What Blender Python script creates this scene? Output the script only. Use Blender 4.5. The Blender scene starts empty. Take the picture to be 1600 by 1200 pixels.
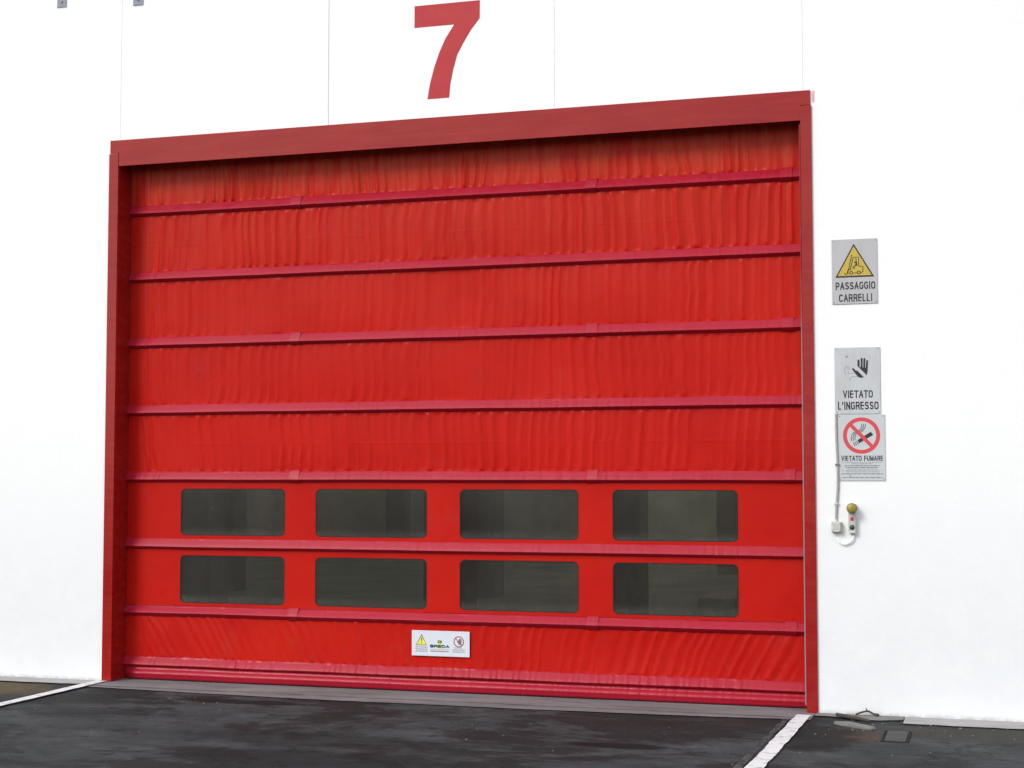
import bpy, bmesh, math, random
import numpy as np
from mathutils import Matrix, Vector

# ------------------------------------------------------------------ camera, sky, sun, exposure
scn = bpy.context.scene
COL = scn.collection
random.seed(7)
rng = np.random.default_rng(7)

cam_data = bpy.data.cameras.new('camera')
cam = bpy.data.objects.new('camera', cam_data)
COL.objects.link(cam)
CAM_POS = Vector((6.5347, -10.4998, 1.5932))
right = Vector((0.9554545, 0.2951382, -0.0003796))
up = Vector((0.0175417, -0.0555041, 0.9983044))
back = Vector((0.2946166, -0.9538411, -0.0582088))
cam.matrix_world = Matrix(((right.x, up.x, back.x, CAM_POS.x),
                           (right.y, up.y, back.y, CAM_POS.y),
                           (right.z, up.z, back.z, CAM_POS.z),
                           (0, 0, 0, 1)))
cam_data.sensor_fit = 'HORIZONTAL'
cam_data.sensor_width = 36.0
cam_data.lens = 54.27
cam_data.clip_start = 0.05
cam_data.clip_end = 2000.0
scn.camera = cam

SUN_EL = math.radians(34)
SUN_AZ = math.radians(212)              # towards the sky, clockwise from +Y: behind the camera, a little left
sun_dir = Vector((math.sin(SUN_AZ) * math.cos(SUN_EL), math.cos(SUN_AZ) * math.cos(SUN_EL), math.sin(SUN_EL)))

world = bpy.data.worlds.new('World')
scn.world = world
world.use_nodes = True
wn = world.node_tree
wn.nodes.clear()
w_out = wn.nodes.new('ShaderNodeOutputWorld')
w_bg = wn.nodes.new('ShaderNodeBackground')
w_sky = wn.nodes.new('ShaderNodeTexSky')
w_hs = wn.nodes.new('ShaderNodeHueSaturation')
w_sky.sky_type = 'NISHITA'
w_sky.sun_disc = False
w_sky.sun_elevation = SUN_EL
w_sky.sun_rotation = SUN_AZ
w_sky.air_density = 1.0
w_sky.dust_density = 1.5
w_sky.ozone_density = 1.0
w_hs.inputs['Saturation'].default_value = 0.6
w_bg.inputs['Strength'].default_value = 0.12
w_mix = wn.nodes.new('ShaderNodeMix')               # an even veil of cloud over the whole sky
w_mix.data_type = 'RGBA'
w_mix.inputs[0].default_value = 0.58
w_mix.inputs[7].default_value = (9.0, 9.3, 9.9, 1)
wn.links.new(w_sky.outputs[0], w_hs.inputs['Color'])
wn.links.new(w_hs.outputs[0], w_mix.inputs[6])
wn.links.new(w_mix.outputs[2], w_bg.inputs['Color'])
wn.links.new(w_bg.outputs[0], w_out.inputs['Surface'])

sun_data = bpy.data.lights.new('sun', 'SUN')
sun_data.energy = 1.5
sun_data.angle = math.radians(22)
sun_data.color = (1.0, 0.97, 0.92)
sun = bpy.data.objects.new('sun', sun_data)
COL.objects.link(sun)
sun.rotation_euler = sun_dir.to_track_quat('Z', 'Y').to_euler()
sun.location = sun_dir * 40

scn.view_settings.view_transform = 'Standard'
scn.view_settings.look = 'None'
scn.view_settings.exposure = 0.43
scn.view_settings.gamma = 1.0
scn.view_settings.use_curve_mapping = False


# ------------------------------------------------------------------ helpers
def tag(o, label=None, cat=None, group=None, kind=None):
    if label: o['label'] = label
    if cat: o['category'] = cat
    if group: o['group'] = group
    if cat and not kind: o['kind'] = 'thing'
    if kind: o['kind'] = kind
    return o


def thing(name, label, cat, loc=(0, 0, 0), group=None):
    o = bpy.data.objects.new(name, None)
    o.empty_display_size = 0.1
    COL.objects.link(o)
    o.location = loc
    return tag(o, label, cat, group)


def wloc(o):
    v = Vector((0, 0, 0))
    while o is not None:
        v += o.location
        o = o.parent
    return v


def link_mesh(name, me, mats, parent=None, origin=None, smooth=False):
    """me is in world coordinates; the object gets its origin at `origin` (or its parent's)."""
    base = wloc(parent) if parent else Vector((0, 0, 0))
    org = Vector(origin) if origin is not None else base
    me.transform(Matrix.Translation(-org))
    o = bpy.data.objects.new(name, me)
    COL.objects.link(o)
    o.parent = parent
    o.location = org - base
    if not isinstance(mats, (list, tuple)): mats = [mats]
    for m in mats: me.materials.append(m)
    if smooth:
        me.polygons.foreach_set('use_smooth', [True] * len(me.polygons))
    return o


def bm_obj(name, bm, mats, parent=None, origin=None, smooth=False):
    bmesh.ops.recalc_face_normals(bm, faces=bm.faces)
    me = bpy.data.meshes.new(name)
    bm.to_mesh(me)
    bm.free()
    return link_mesh(name, me, mats, parent, origin, smooth)


def add_box(bm, x0, x1, y0, y1, z0, z1, bev=0.0, seg=2):
    r = bmesh.ops.create_cube(bm, size=1.0)
    vs = r['verts']
    for v in vs:
        v.co = Vector((x0 + (v.co.x + .5) * (x1 - x0), y0 + (v.co.y + .5) * (y1 - y0), z0 + (v.co.z + .5) * (z1 - z0)))
    if bev > 0:
        es = list({e for v in vs for e in v.link_edges})
        bmesh.ops.bevel(bm, geom=es, offset=bev, segments=seg, affect='EDGES', profile=0.6)
    return vs


def box(name, x0, x1, y0, y1, z0, z1, mat, parent=None, bev=0.0, seg=2, origin=None):
    bm = bmesh.new()
    add_box(bm, x0, x1, y0, y1, z0, z1, bev, seg)
    return bm_obj(name, bm, mat, parent, origin)


def prism_xz(bm, pts, y0, y1):
    """polygon in x,z extruded from y0 (front) to y1"""
    a = [bm.verts.new((x, y0, z)) for x, z in pts]
    b = [bm.verts.new((x, y1, z)) for x, z in pts]
    n = len(pts)
    bm.faces.new(a)
    bm.faces.new(list(reversed(b)))
    for i in range(n):
        bm.faces.new((a[i], b[i], b[(i + 1) % n], a[(i + 1) % n]))


def lathe_y(bm, cx, cz, prof, n=32):
    """profile (radius, y) turned round the axis parallel to y through (cx, cz)"""
    rings = []
    for r, y in prof:
        if r < 1e-6:
            rings.append([bm.verts.new((cx, y, cz))])
        else:
            rings.append([bm.verts.new((cx + r * math.cos(2 * math.pi * k / n), y, cz + r * math.sin(2 * math.pi * k / n))) for k in range(n)])
    for a, b in zip(rings, rings[1:]):
        for k in range(n):
            if len(a) == 1 and len(b) == 1: continue
            if len(a) == 1: bm.faces.new((a[0], b[k], b[(k + 1) % n]))
            elif len(b) == 1: bm.faces.new((a[k], b[0], a[(k + 1) % n]))
            else: bm.faces.new((a[k], b[k], b[(k + 1) % n], a[(k + 1) % n]))


def tube(bm, pts, rad, n=10, cap=True):
    pts = [Vector(p) for p in pts]
    if not isinstance(rad, (list, tuple)): rad = [rad] * len(pts)
    rings = []
    ref = Vector((0.13, 0.2, 0.97))
    for i, p in enumerate(pts):
        d = (pts[min(i + 1, len(pts) - 1)] - pts[max(i - 1, 0)]).normalized()
        if abs(d.dot(ref)) > 0.93: rr = Vector((1, 0.1, 0))
        else: rr = ref
        u = d.cross(rr).normalized()
        v = d.cross(u).normalized()
        rings.append([bm.verts.new(p + rad[i] * (math.cos(2 * math.pi * k / n) * u + math.sin(2 * math.pi * k / n) * v)) for k in range(n)])
    for a, b in zip(rings, rings[1:]):
        # match the seam
        off = min(range(n), key=lambda q: (a[0].co - b[q].co).length)
        for k in range(n):
            bm.faces.new((a[k], a[(k + 1) % n], b[(k + 1 + off) % n], b[(k + off) % n]))
    if cap:
        bm.faces.new(rings[0])
        bm.faces.new(rings[-1])


def spline(pts, per=10):
    P = [Vector(p) for p in pts]
    out = []
    for i in range(len(P) - 1):
        p0 = P[max(i - 1, 0)]; p1 = P[i]; p2 = P[i + 1]; p3 = P[min(i + 2, len(P) - 1)]
        for k in range(per):
            t = k / per
            out.append(0.5 * ((2 * p1) + (p2 - p0) * t + (2 * p0 - 5 * p1 + 4 * p2 - p3) * t * t + (3 * p1 - p0 - 3 * p2 + p3) * t ** 3))
    out.append(P[-1])
    return out


def round_rect(x0, x1, z0, z1, r, n=7):
    pts = []
    for cx, cz, a0 in ((x1 - r, z1 - r, 0), (x0 + r, z1 - r, 90), (x0 + r, z0 + r, 180), (x1 - r, z0 + r, 270)):
        for k in range(n + 1):
            a = math.radians(a0 + 90 * k / n)
            pts.append((cx + r * math.cos(a), cz + r * math.sin(a)))
    return pts


def curve_mesh(loops, y_front, depth):
    """filled 2D outline with holes (x,z loops) made into a mesh whose front lies at y_front, depth towards +y"""
    cu = bpy.data.curves.new('outline', 'CURVE')
    cu.dimensions = '2D'
    cu.fill_mode = 'BOTH'
    cu.extrude = depth / 2
    for lp in loops:
        s = cu.splines.new('POLY')
        s.points.add(len(lp) - 1)
        for p, (x, z) in zip(s.points, lp): p.co = (x, z, 0, 1)
        s.use_cyclic_u = True
    ob = bpy.data.objects.new('outline', cu)
    COL.objects.link(ob)
    dg = bpy.context.evaluated_depsgraph_get()
    me = bpy.data.meshes.new_from_object(ob.evaluated_get(dg))
    bpy.data.objects.remove(ob)
    bpy.data.curves.remove(cu)
    # (x, z, e) -> (x, y, z)
    me.transform(Matrix(((1, 0, 0, 0), (0, 0, -1, y_front + depth / 2), (0, 1, 0, 0), (0, 0, 0, 1))))
    return me


def _arc(cx, cy, rx, ry, a0, a1, n=9):
    return [(cx + rx * math.cos(math.radians(a0 + (a1 - a0) * k / n)), cy + ry * math.sin(math.radians(a0 + (a1 - a0) * k / n))) for k in range(n + 1)]


_O = _arc(.5, .70, .5, .30, 0, 180) + _arc(.5, .30, .5, .30, 180, 360) + [(1, .70)]
GLYPH = {   # advance width, strokes on a unit-high, unit-wide box (a grotesque capital alphabet)
    'P': (.52, [[(0, 0), (0, 1), (.55, 1)] + _arc(.6, .72, .4, .28, 90, -90) + [(0, .44)]]),
    'A': (.58, [[(0, 0), (.5, 1)], [(.5, 1), (1, 0)], [(.2, .33), (.8, .33)]]),
    'S': (.54, [_arc(.5, .75, .46, .25, 15, 270)[:] + _arc(.5, .25, .5, .25, 90, -165)]),
    'G': (.57, [_arc(.5, .70, .5, .30, 20, 180) + _arc(.5, .30, .5, .30, 180, 335) + [(.97, .30), (.97, .50), (.55, .50)]]),
    'I': (.06, [[(.5, 0), (.5, 1)]]),
    'O': (.58, [_O]),
    'C': (.57, [_arc(.5, .70, .5, .30, 15, 180) + _arc(.5, .30, .5, .30, 180, 345)]),
    'R': (.55, [[(0, 0), (0, 1), (.55, 1)] + _arc(.6, .74, .36, .26, 90, -90) + [(0, .48)], [(.55, .48), (.86, .36), (.90, .12), (.98, 0)]]),
    'E': (.48, [[(1, 1), (0, 1), (0, 0), (1, 0)], [(0, .52), (.9, .52)]]),
    'L': (.44, [[(0, 1), (0, 0), (1, 0)]]),
    'V': (.56, [[(0, 1), (.5, 0)], [(.5, 0), (1, 1)]]),
    'T': (.52, [[(0, 1), (1, 1)], [(.5, 1), (.5, 0)]]),
    'N': (.53, [[(0, 0), (0, 1)], [(0, 1), (1, 0)], [(1, 0), (1, 1)]]),
    'F': (.46, [[(1, 1), (0, 1), (0, 0)], [(0, .5), (.88, .5)]]),
    'U': (.54, [[(0, 1), (0, .3)] + _arc(.5, .30, .5, .30, 180, 360) + [(1, 1)]]),
    'M': (.66, [[(0, 0), (0, 1)], [(0, 1), (.5, 0)], [(.5, 0), (1, 1)], [(1, 1), (1, 0)]]),
    'B': (.54, [[(0, .5), (0, 1), (.6, 1)] + _arc(.6, .75, .33, .25, 90, -90) + [(0, .5)], [(0, .5), (0, 0), (.6, 0)] + _arc(.6, .25, .4, .25, -90, 90)]),
    'D': (.56, [[(0, 0), (0, 1), (.45, 1)] + _arc(.45, .5, .55, .5, 90, -90) + [(0, 0)]]),
    "'": (.05, [[(.5, 1), (.5, .74)]]),
    ' ': (.22, []),
}


def text_mesh(s, x0, x1, z0, z1, y_front, depth=0.0006, weight=.20, gap=.13, wide=1.0):
    """capitals built from flat strokes; weight and gap are shares of the letter height"""
    h = (z1 - z0)
    w = weight * h
    total = wide * sum(GLYPH[c][0] for c in s) + (gap + weight) * (len(s) - 1) + weight
    sx = (x1 - x0) / total                      # metres per unit of width
    wx = weight * sx                            # stroke width across
    bm = bmesh.new()
    cur = x0 + wx / 2
    lay = 0
    for c in s:
        adv, strokes = GLYPH[c]
        adv *= wide
        for st in strokes:
            P = [Vector((cur + p[0] * adv * sx, z0 + w / 2 + p[1] * (h - w))) for p in st]
            closed = (P[0] - P[-1]).length < 1e-7
            n = len(P)
            L, R = [], []
            for i, p in enumerate(P):
                if closed and i in (0, n - 1): a, b = (P[-2], P[0]), (P[0], P[1])
                elif i == 0: a = b = (P[0], P[1])
                elif i == n - 1: a = b = (P[-2], P[-1])
                else: a, b = (P[i - 1], P[i]), (P[i], P[i + 1])
                d1 = (a[1] - a[0]).normalized(); d2 = (b[1] - b[0]).normalized()
                n_1 = Vector((-d1.y, d1.x)); n_2 = Vector((-d2.y, d2.x))
                m = (n_1 + n_2)
                m = m.normalized() if m.length > 1e-6 else n_1
                k = 1 / max(.45, m.dot(n_1))
                ww = min(w, wx) if abs(d1.x) < .3 else w * .5 + min(w, wx) * .5
                e = Vector((0, 0))
                if not closed and i == 0: e = -d2 * (w / 2 if abs(d2.y) > .3 or len(P) == 2 else 0)
                if not closed and i == n - 1: e = d1 * (w / 2 if abs(d1.y) > .3 or len(P) == 2 else 0)
                if c in 'SCG' : e = Vector((0, 0))
                L.append(p + m * k * ww / 2 + e); R.append(p - m * k * ww / 2 + e)
            yf = y_front - lay * .00002
            lay = (lay + 1) % 6
            clampz = lambda q: min(max(q, z0), z1)
            fa = [bm.verts.new((q.x, yf, clampz(q.y))) for q in L]
            fb = [bm.verts.new((q.x, yf, clampz(q.y))) for q in R]
            for i in range(n - 1):
                bm.faces.new((fa[i], fa[i + 1], fb[i + 1], fb[i]))
        cur += (adv + gap + weight) * sx
    r = bmesh.ops.extrude_face_region(bm, geom=list(bm.faces))
    for v in r['geom']:
        if isinstance(v, bmesh.types.BMVert): v.co.y += depth
    bmesh.ops.recalc_face_normals(bm, faces=bm.faces)
    me = bpy.data.meshes.new('lettering')
    bm.to_mesh(me)
    bm.free()
    return me


# ---- 1-D and 2-D smooth noise on arrays
_tab = rng.uniform(-1, 1, 4096)


def n1(x, seed=0):
    x = np.asarray(x, dtype=float) + seed * 37.31 + 500
    i = np.floor(x).astype(int)
    f = x - i
    f = f * f * f * (f * (f * 6 - 15) + 10)
    return _tab[i % 4096] * (1 - f) + _tab[(i + 1) % 4096] * f


def n2(x, y, seed=0):
    x = np.asarray(x, dtype=float) + 300; y = np.asarray(y, dtype=float) + 300
    i = np.floor(x).astype(int); j = np.floor(y).astype(int)
    f = x - i; g = y - j
    f = f * f * (3 - 2 * f); g = g * g * (3 - 2 * g)
    h = lambda a, b: _tab[(a * 131 + b * 617 + seed * 1013) % 4096]
    return (h(i, j) * (1 - f) + h(i + 1, j) * f) * (1 - g) + (h(i, j + 1) * (1 - f) + h(i + 1, j + 1) * f) * g


# ------------------------------------------------------------------ materials
class Mat:
    def __init__(self, name, color=(.5, .5, .5), rough=.5, spec=.5, metal=0.0):
        m = bpy.data.materials.new(name)
        m.use_nodes = True
        self.m = m
        self.t = m.node_tree
        self.b = self.t.nodes['Principled BSDF']
        self.b.inputs['Base Color'].default_value = (*color, 1)
        self.b.inputs['Roughness'].default_value = rough
        self.b.inputs['Specular IOR Level'].default_value = spec
        self.b.inputs['Metallic'].default_value = metal
        self._pos = None

    def node(self, kind, **kw):
        n = self.t.nodes.new(kind)
        for k, v in kw.items(): setattr(n, k, v)
        return n

    def link(self, a, b): self.t.links.new(a, b)

    def pos(self, scale=(1, 1, 1)):
        if self._pos is None: self._pos = self.node('ShaderNodeNewGeometry').outputs['Position']
        if scale == (1, 1, 1): return self._pos
        mp = self.node('ShaderNodeVectorMath', operation='MULTIPLY')
        self.link(self._pos, mp.inputs[0])
        mp.inputs[1].default_value = scale
        return mp.outputs[0]

    def noise(self, scale, detail=4, rough=.6, stretch=(1, 1, 1), dist=0.0):
        n = self.node('ShaderNodeTexNoise')
        n.inputs['Scale'].default_value = scale
        n.inputs['Detail'].default_value = detail
        n.inputs['Roughness'].default_value = rough
        n.inputs['Distortion'].default_value = dist
        self.link(self.pos(stretch), n.inputs['Vector'])
        return n.outputs['Fac']

    def ramp(self, fac, stops):
        r = self.node('ShaderNodeValToRGB')
        e = r.color_ramp.elements
        while len(e) < len(stops): e.new(0.5)
        for el, (p, c) in zip(e, stops):
            el.position = p
            el.color = (c, c, c, 1) if not isinstance(c, tuple) else (*c, 1)
        self.link(fac, r.inputs['Fac'])
        return r.outputs['Color']

    def mix(self, fac, a, b, blend='MIX'):
        n = self.node('ShaderNodeMix', data_type='RGBA', blend_type=blend)
        for sock, v in ((n.inputs[0], fac), (n.inputs[6], a), (n.inputs[7], b)):
            if isinstance(v, (int, float)): sock.default_value = v
            elif isinstance(v, tuple): sock.default_value = (*v, 1)
            else: self.link(v, sock)
        return n.outputs[2]

    def math(self, op, a, b=0.0, c=None, clamp=False):
        n = self.node('ShaderNodeMath', operation=op, use_clamp=clamp)
        for i, v in enumerate((a, b) if c is None else (a, b, c)):
            if isinstance(v, (int, float)): n.inputs[i].default_value = v
            else: self.link(v, n.inputs[i])
        return n.outputs[0]

    def xyz(self):
        s = self.node('ShaderNodeSeparateXYZ')
        self.link(self.pos(), s.inputs[0])
        return s.outputs

    def range(self, v, a, b, c=0.0, d=1.0):
        n = self.node('ShaderNodeMapRange', interpolation_type='SMOOTHSTEP')
        self.link(v, n.inputs[0])
        for i, q in enumerate((a, b, c, d)): n.inputs[i + 1].default_value = q
        return n.outputs[0]

    def color(self, c): self.link(c, self.b.inputs['Base Color'])

    def rough(self, r): self.link(r, self.b.inputs['Roughness'])

    def bump(self, h, strength=.3, dist=.01):
        n = self.node('ShaderNodeBump')
        n.inputs['Strength'].default_value = strength
        n.inputs['Distance'].default_value = dist
        self.link(h, n.inputs['Height'])
        self.link(n.outputs[0], self.b.inputs['Normal'])


def plain(name, color, rough=.5, spec=.5, metal=0.0, var=.12, scale=30):
    m = Mat(name, color, rough, spec, metal)
    f = m.noise(scale, 4)
    c = m.ramp(f, [(.3, tuple(v * (1 - var) for v in color)), (.7, tuple(min(1, v * (1 + var)) for v in color))])
    m.color(c)
    return m.m


# white rendered concrete wall
M = Mat('white_wall_paint', (.82, .82, .8), .85, .2)
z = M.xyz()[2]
low_shade = M.math('MULTIPLY', M.range(z, 2.2, 0.0), M.ramp(M.noise(5, 6, .7), [(.25, 0.5), (.75, .85)]))  # fall-off of light towards the foot of the wall, painted into its colour
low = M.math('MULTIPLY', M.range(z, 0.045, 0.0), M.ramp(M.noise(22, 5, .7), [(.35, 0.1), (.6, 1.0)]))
streak = M.math('MULTIPLY', M.ramp(M.noise(3, 5, .7, (6, 1, .25)), [(.55, 0.0), (.85, 1.0)]), .35)
speck = M.ramp(M.noise(60, 2, .5), [(.72, 0.0), (.78, 1.0)])
c = M.mix(low_shade, (.85, .85, .84), (.68, .705, .725))
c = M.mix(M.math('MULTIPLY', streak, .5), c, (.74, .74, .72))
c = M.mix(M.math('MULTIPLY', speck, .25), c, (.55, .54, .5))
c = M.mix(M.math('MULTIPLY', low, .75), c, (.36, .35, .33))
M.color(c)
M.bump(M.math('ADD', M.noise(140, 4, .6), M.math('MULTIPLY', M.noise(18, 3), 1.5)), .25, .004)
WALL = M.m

SEAL_PALE = plain('pale_sealant', (.74, .74, .71), .8)
SEAL_DARK = plain('dark_sealant', (.40, .40, .39), .8)

# red paint of the steel frame: chalky, faded here and there
M = Mat('red_frame_paint', (.33, .012, .014), .3, .30)
f1 = M.ramp(M.noise(.9, 5, .6, (1, 1, 2.2)), [(.35, 0.0), (.7, 1.0)])
f2 = M.ramp(M.noise(7, 6, .7, (.25, 1, 3)), [(.45, 0.0), (.75, 1.0)])
f3 = M.ramp(M.noise(55, 3, .6), [(.66, 0.0), (.74, 1.0)])
c = M.mix(f1, (.265, .0042, .0058), (.315, .013, .008))
c = M.mix(M.math('MULTIPLY', f2, .45), c, (.35, .040, .024))
c = M.mix(M.math('MULTIPLY', f3, .3), c, (.20, .012, .012))
M.color(c)
M.rough(M.ramp(M.noise(9, 5), [(.3, .13), (.7, .24)]))
M.bump(M.noise(90, 3), .08, .002)
FRAME = M.m

# red PVC cloth of the curtain, with dust that ran down from under the lintel
def pvc(name, rough, dusty=True, spec=.10, ca=(.42, .0070, .0048), cb=(.49, .0125, .0056)):
    M = Mat(name, ca, rough, spec)
    z = M.xyz()[2]
    v1 = M.ramp(M.noise(1.3, 5, .6), [(.3, 0.0), (.7, 1.0)])
    c = M.mix(v1, ca, cb)
    if dusty:
        st = M.ramp(M.noise(5.5, 5, .65, (2.6, 1, .22)), [(.36, 0.0), (.66, 1.0)])
        top = M.range(z, 3.62, 3.98)
        mid = M.range(z, 2.2, 3.9)
        d = M.math('ADD', M.math('MULTIPLY', M.math('MULTIPLY', st, top), .46), M.math('MULTIPLY', M.math('MULTIPLY', st, mid), .22), clamp=True)
        c = M.mix(d, c, (.50, .085, .030))
        gr = M.math('MULTIPLY', M.ramp(M.noise(24, 5, .7), [(.52, 0.0), (.8, 1.0)]), M.range(z, 0.75, 0.05))
        c = M.mix(M.math('MULTIPLY', gr, .35), c, (.22, .06, .05))
        low = M.ramp(M.noise(3.5, 6, .7), [(.58, 0.0), (.75, 1.0)])
        c = M.mix(M.math('MULTIPLY', low, .22), c, (.30, .045, .045))
    M.color(c)
    M.rough(M.ramp(M.noise(14, 5, .6), [(.3, rough - .07), (.7, rough + .10)]))
    h = M.math('ADD', M.noise(1.7, 3, .5, (1, 1, .5)), M.math('ADD', M.math('MULTIPLY', M.noise(230, 2, .5), .012), M.math('MULTIPLY', M.noise(9, 3, .5, (1.6, 1, .3)), .12)))
    M.bump(h, .12, .03)
    return M.m


PVC = pvc('red_pvc_cloth', .32)
PVC_BEAM = pvc('sky_tinted_pvc_pocket', .36, False, .27, (.335, .0065, .021), (.365, .0095, .028))  # pink sky reflection on the beams is put into this base colour

# clear but tinted window film: thin sheet, so straight-through transmission with a gloss coat and a little haze
M = Mat('window_film', (.05, .05, .05), .12, .5)
t = M.t
out = t.nodes['Material Output']
tr = M.node('ShaderNodeBsdfTransparent'); tr.inputs[0].default_value = (.62, .62, .56, 1)
hz = M.node('ShaderNodeBsdfDiffuse')
scr = M.ramp(M.noise(26, 7, .8, (1.6, 1, .8)), [(.50, 0.0), (.72, 1.0)])
M.link(M.mix(scr, (.085, .082, .070), (.16, .155, .14)), hz.inputs[0])
hm = M.node('ShaderNodeMixShader')
wz = M.xyz()[2]
sill = M.math('ADD', M.range(wz, .685, .625), M.math('MULTIPLY', M.range(wz, 1.20, 1.12), M.range(wz, 1.0, 1.1)))      # dust that gathers along the lower edge
hazef = M.math('ADD', M.ramp(M.noise(1.6, 3, .55, (1.7, 1, .45), .4), [(.30, .10), (.74, .28)]), M.math('MULTIPLY', M.math('MULTIPLY', sill, M.noise(6, 5, .7)), .55), clamp=True)
M.link(hazef, hm.inputs[0])
M.link(tr.outputs[0], hm.inputs[1]); M.link(hz.outputs[0], hm.inputs[2])
gl = M.node('ShaderNodeBsdfGlossy'); gl.inputs[1].default_value = .1; gl.inputs[0].default_value = (.9, .9, .9, 1)
fr = M.node('ShaderNodeFresnel'); fr.inputs[0].default_value = 1.4
bp = M.node('ShaderNodeBump'); bp.inputs['Strength'].default_value = .06; bp.inputs['Distance'].default_value = .02
M.link(M.noise(4.5, 3, .5, (1, 1, .6)), bp.inputs['Height'])
M.link(bp.outputs[0], gl.inputs['Normal'])
gm = M.node('ShaderNodeMixShader')
M.link(fr.outputs[0], gm.inputs[0]); M.link(hm.outputs[0], gm.inputs[1]); M.link(gl.outputs[0], gm.inputs[2])
M.link(gm.outputs[0], out.inputs['Surface'])
FILM = M.m
FILM_EDGE = plain('grey_film_edge', (.030, .024, .023), .6, .1)

ALU = plain('brushed_grey_metal', (.50, .50, .51), .42, .5, .6, .1, 60)
M = Mat('scuffed_guide_metal', (.24, .17, .17), .5, .3)
rub = M.math('ADD', M.range(M.xyz()[2], 3.1, 2.2), M.math('MULTIPLY', M.math('SUBTRACT', M.noise(7, 5, .7), .5), .7), clamp=True)
M.color(M.mix(rub, (.24, .006, .008), (.27, .20, .20)))
GUIDE = M.m
GALV = plain('galvanised_plate', (.25, .265, .32), .6, .3, 0, .12, 40)
SCREW = plain('dull_screw', (.18, .18, .20), .5, .5, .5)
NUMERAL = Mat('red_numeral_paint', (.47, .034, .040), .6, .35)
NUMERAL.color(NUMERAL.ramp(NUMERAL.noise(6, 6, .7), [(.3, (.40, .019, .025)), (.7, (.45, .028, .033))]))
NUMERAL.bump(NUMERAL.noise(140, 4, .6), .25, .004)
NUMERAL = NUMERAL.m
SMEAR = plain('pink_paint_smear', (.70, .42, .44), .8, .2, 0, .2, 60)


def sign_plate_mat(name, col, dirt):
    M = Mat(name, col, .45, .4)
    z = M.xyz()[2]
    f = M.ramp(M.noise(9, 6, .7, (1, 1, .5)), [(.42, 0.0), (.72, 1.0)])
    s = M.ramp(M.noise(20, 5, .7, (3, 1, .2)), [(.5, 0.0), (.8, 1.0)])
    c = M.mix(M.math('MULTIPLY', f, dirt), col, (.36, .35, .33))
    c = M.mix(M.math('MULTIPLY', s, dirt * .6), c, (.42, .40, .36))
    M.color(c)
    M.bump(M.noise(5, 2), .15, .01)
    return M.m


PLATE_A = sign_plate_mat('weathered_sign_plate', (.44, .44, .455), .5)
PLATE_B = sign_plate_mat('pale_sign_plate', (.50, .52, .54), .5)
PLATE_C = sign_plate_mat('grey_sign_plate', (.52, .545, .555), .22)
STICKER = sign_plate_mat('white_sticker', (.62, .66, .71), .08)
INK = plain('black_ink', (.020, .020, .024), .5, .4)
INK_GREY = plain('grey_ink', (.16, .165, .18), .6, .3)
INK_FAINT = plain('faint_grey_ink', (.30, .31, .33), .6, .3)
INK_GREEN = plain('dark_green_ink', (.012, .05, .045), .5, .4)
YELLOW = plain('faded_yellow_ink', (.50, .36, .050), .5, .4, 0, .06)
YELLOW_PALE = plain('pale_yellow_ink', (.72, .66, .10), .5, .4)
SIGN_RED = plain('faded_red_ink', (.60, .055, .070), .5, .4, 0, .06)
SIGN_RED_DARK = plain('dark_red_ink', (.32, .03, .045), .5, .4)

BOX_GREY = plain('beige_plastic', (.47, .46, .42), .5)
LID_GREY = plain('pale_plastic', (.56, .55, .51), .4)
CONDUIT = plain('grey_conduit_plastic', (.36, .345, .33), .5)
WHITE_CABLE = plain('white_cable_plastic', (.86, .86, .85), .4)
MUSHROOM = plain('olive_yellow_plastic', (.30, .23, .035), .38, .5, 0, .25, 45)
DARK_PLASTIC = plain('dark_plastic', (.03, .04, .035), .45)
BTN_RED = plain('red_button_plastic', (.55, .05, .06), .35)
BTN_GREEN = plain('green_button_plastic', (.02, .07, .045), .35)

# asphalt, in part damp and oil-stained
M = Mat('worn_asphalt', (.04, .04, .042), .8, .10)
X, Y, Z = M.xyz()
big = M.noise(.85, 8, .70, (.75, 1.0, 1), .5)
damp = M.ramp(M.math('ADD', big, M.math('MULTIPLY', M.math('SUBTRACT', M.noise(9, 5, .7, (.6, 1.4, 1)), .5), .22)), [(.50, 0.0), (.555, 1.0)])
tone = M.ramp(M.noise(2.2, 10, .82, (.8, 1.15, 1)), [(.30, (.026, .0275, .029)), (.50, (.051, .056, .059)), (.70, (.098, .104, .108))])
c = M.mix(M.math('MULTIPLY', damp, .78), tone, (.014, .0155, .016))
spots = M.ramp(M.noise(4.5, 9, .8, (.7, 1.2, 1), .3), [(.55, 0.0), (.60, 1.0)])
c = M.mix(M.math('MULTIPLY', spots, .65), c, (.017, .0165, .0175))
swirl = M.ramp(M.noise(1.2, 8, .7, (.6, 1.5, 1), 1.2), [(.56, 0.0), (.74, 1.0)])
c = M.mix(M.math('MULTIPLY', swirl, .45), c, (.085, .086, .090))
grit = M.ramp(M.noise(70, 4, .75), [(.52, 0.0), (.70, 1.0)])
c = M.mix(M.math('MULTIPLY', grit, .34), c, (.12, .118, .112))
chip = M.ramp(M.noise(75, 2, .4), [(.755, 0.0), (.77, 1.0)])
c = M.mix(M.math('MULTIPLY', chip, .8), c, (.24, .23, .21))


def blotch(M, c, cx, cy, rx, ry, col, amount, sc=6.0):
    dx = M.math('DIVIDE', M.math('SUBTRACT', X, cx), rx)
    dy = M.math('DIVIDE', M.math('SUBTRACT', Y, cy), ry)
    r = M.math('SQRT', M.math('ADD', M.math('MULTIPLY', dx, dx), M.math('MULTIPLY', dy, dy)))
    r = M.math('ADD', r, M.math('MULTIPLY', M.math('SUBTRACT', M.noise(sc, 6, .7), .5), 1.5))
    return M.mix(M.math('MULTIPLY', M.range(r, 1.15, .65), amount), c, col)


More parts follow.
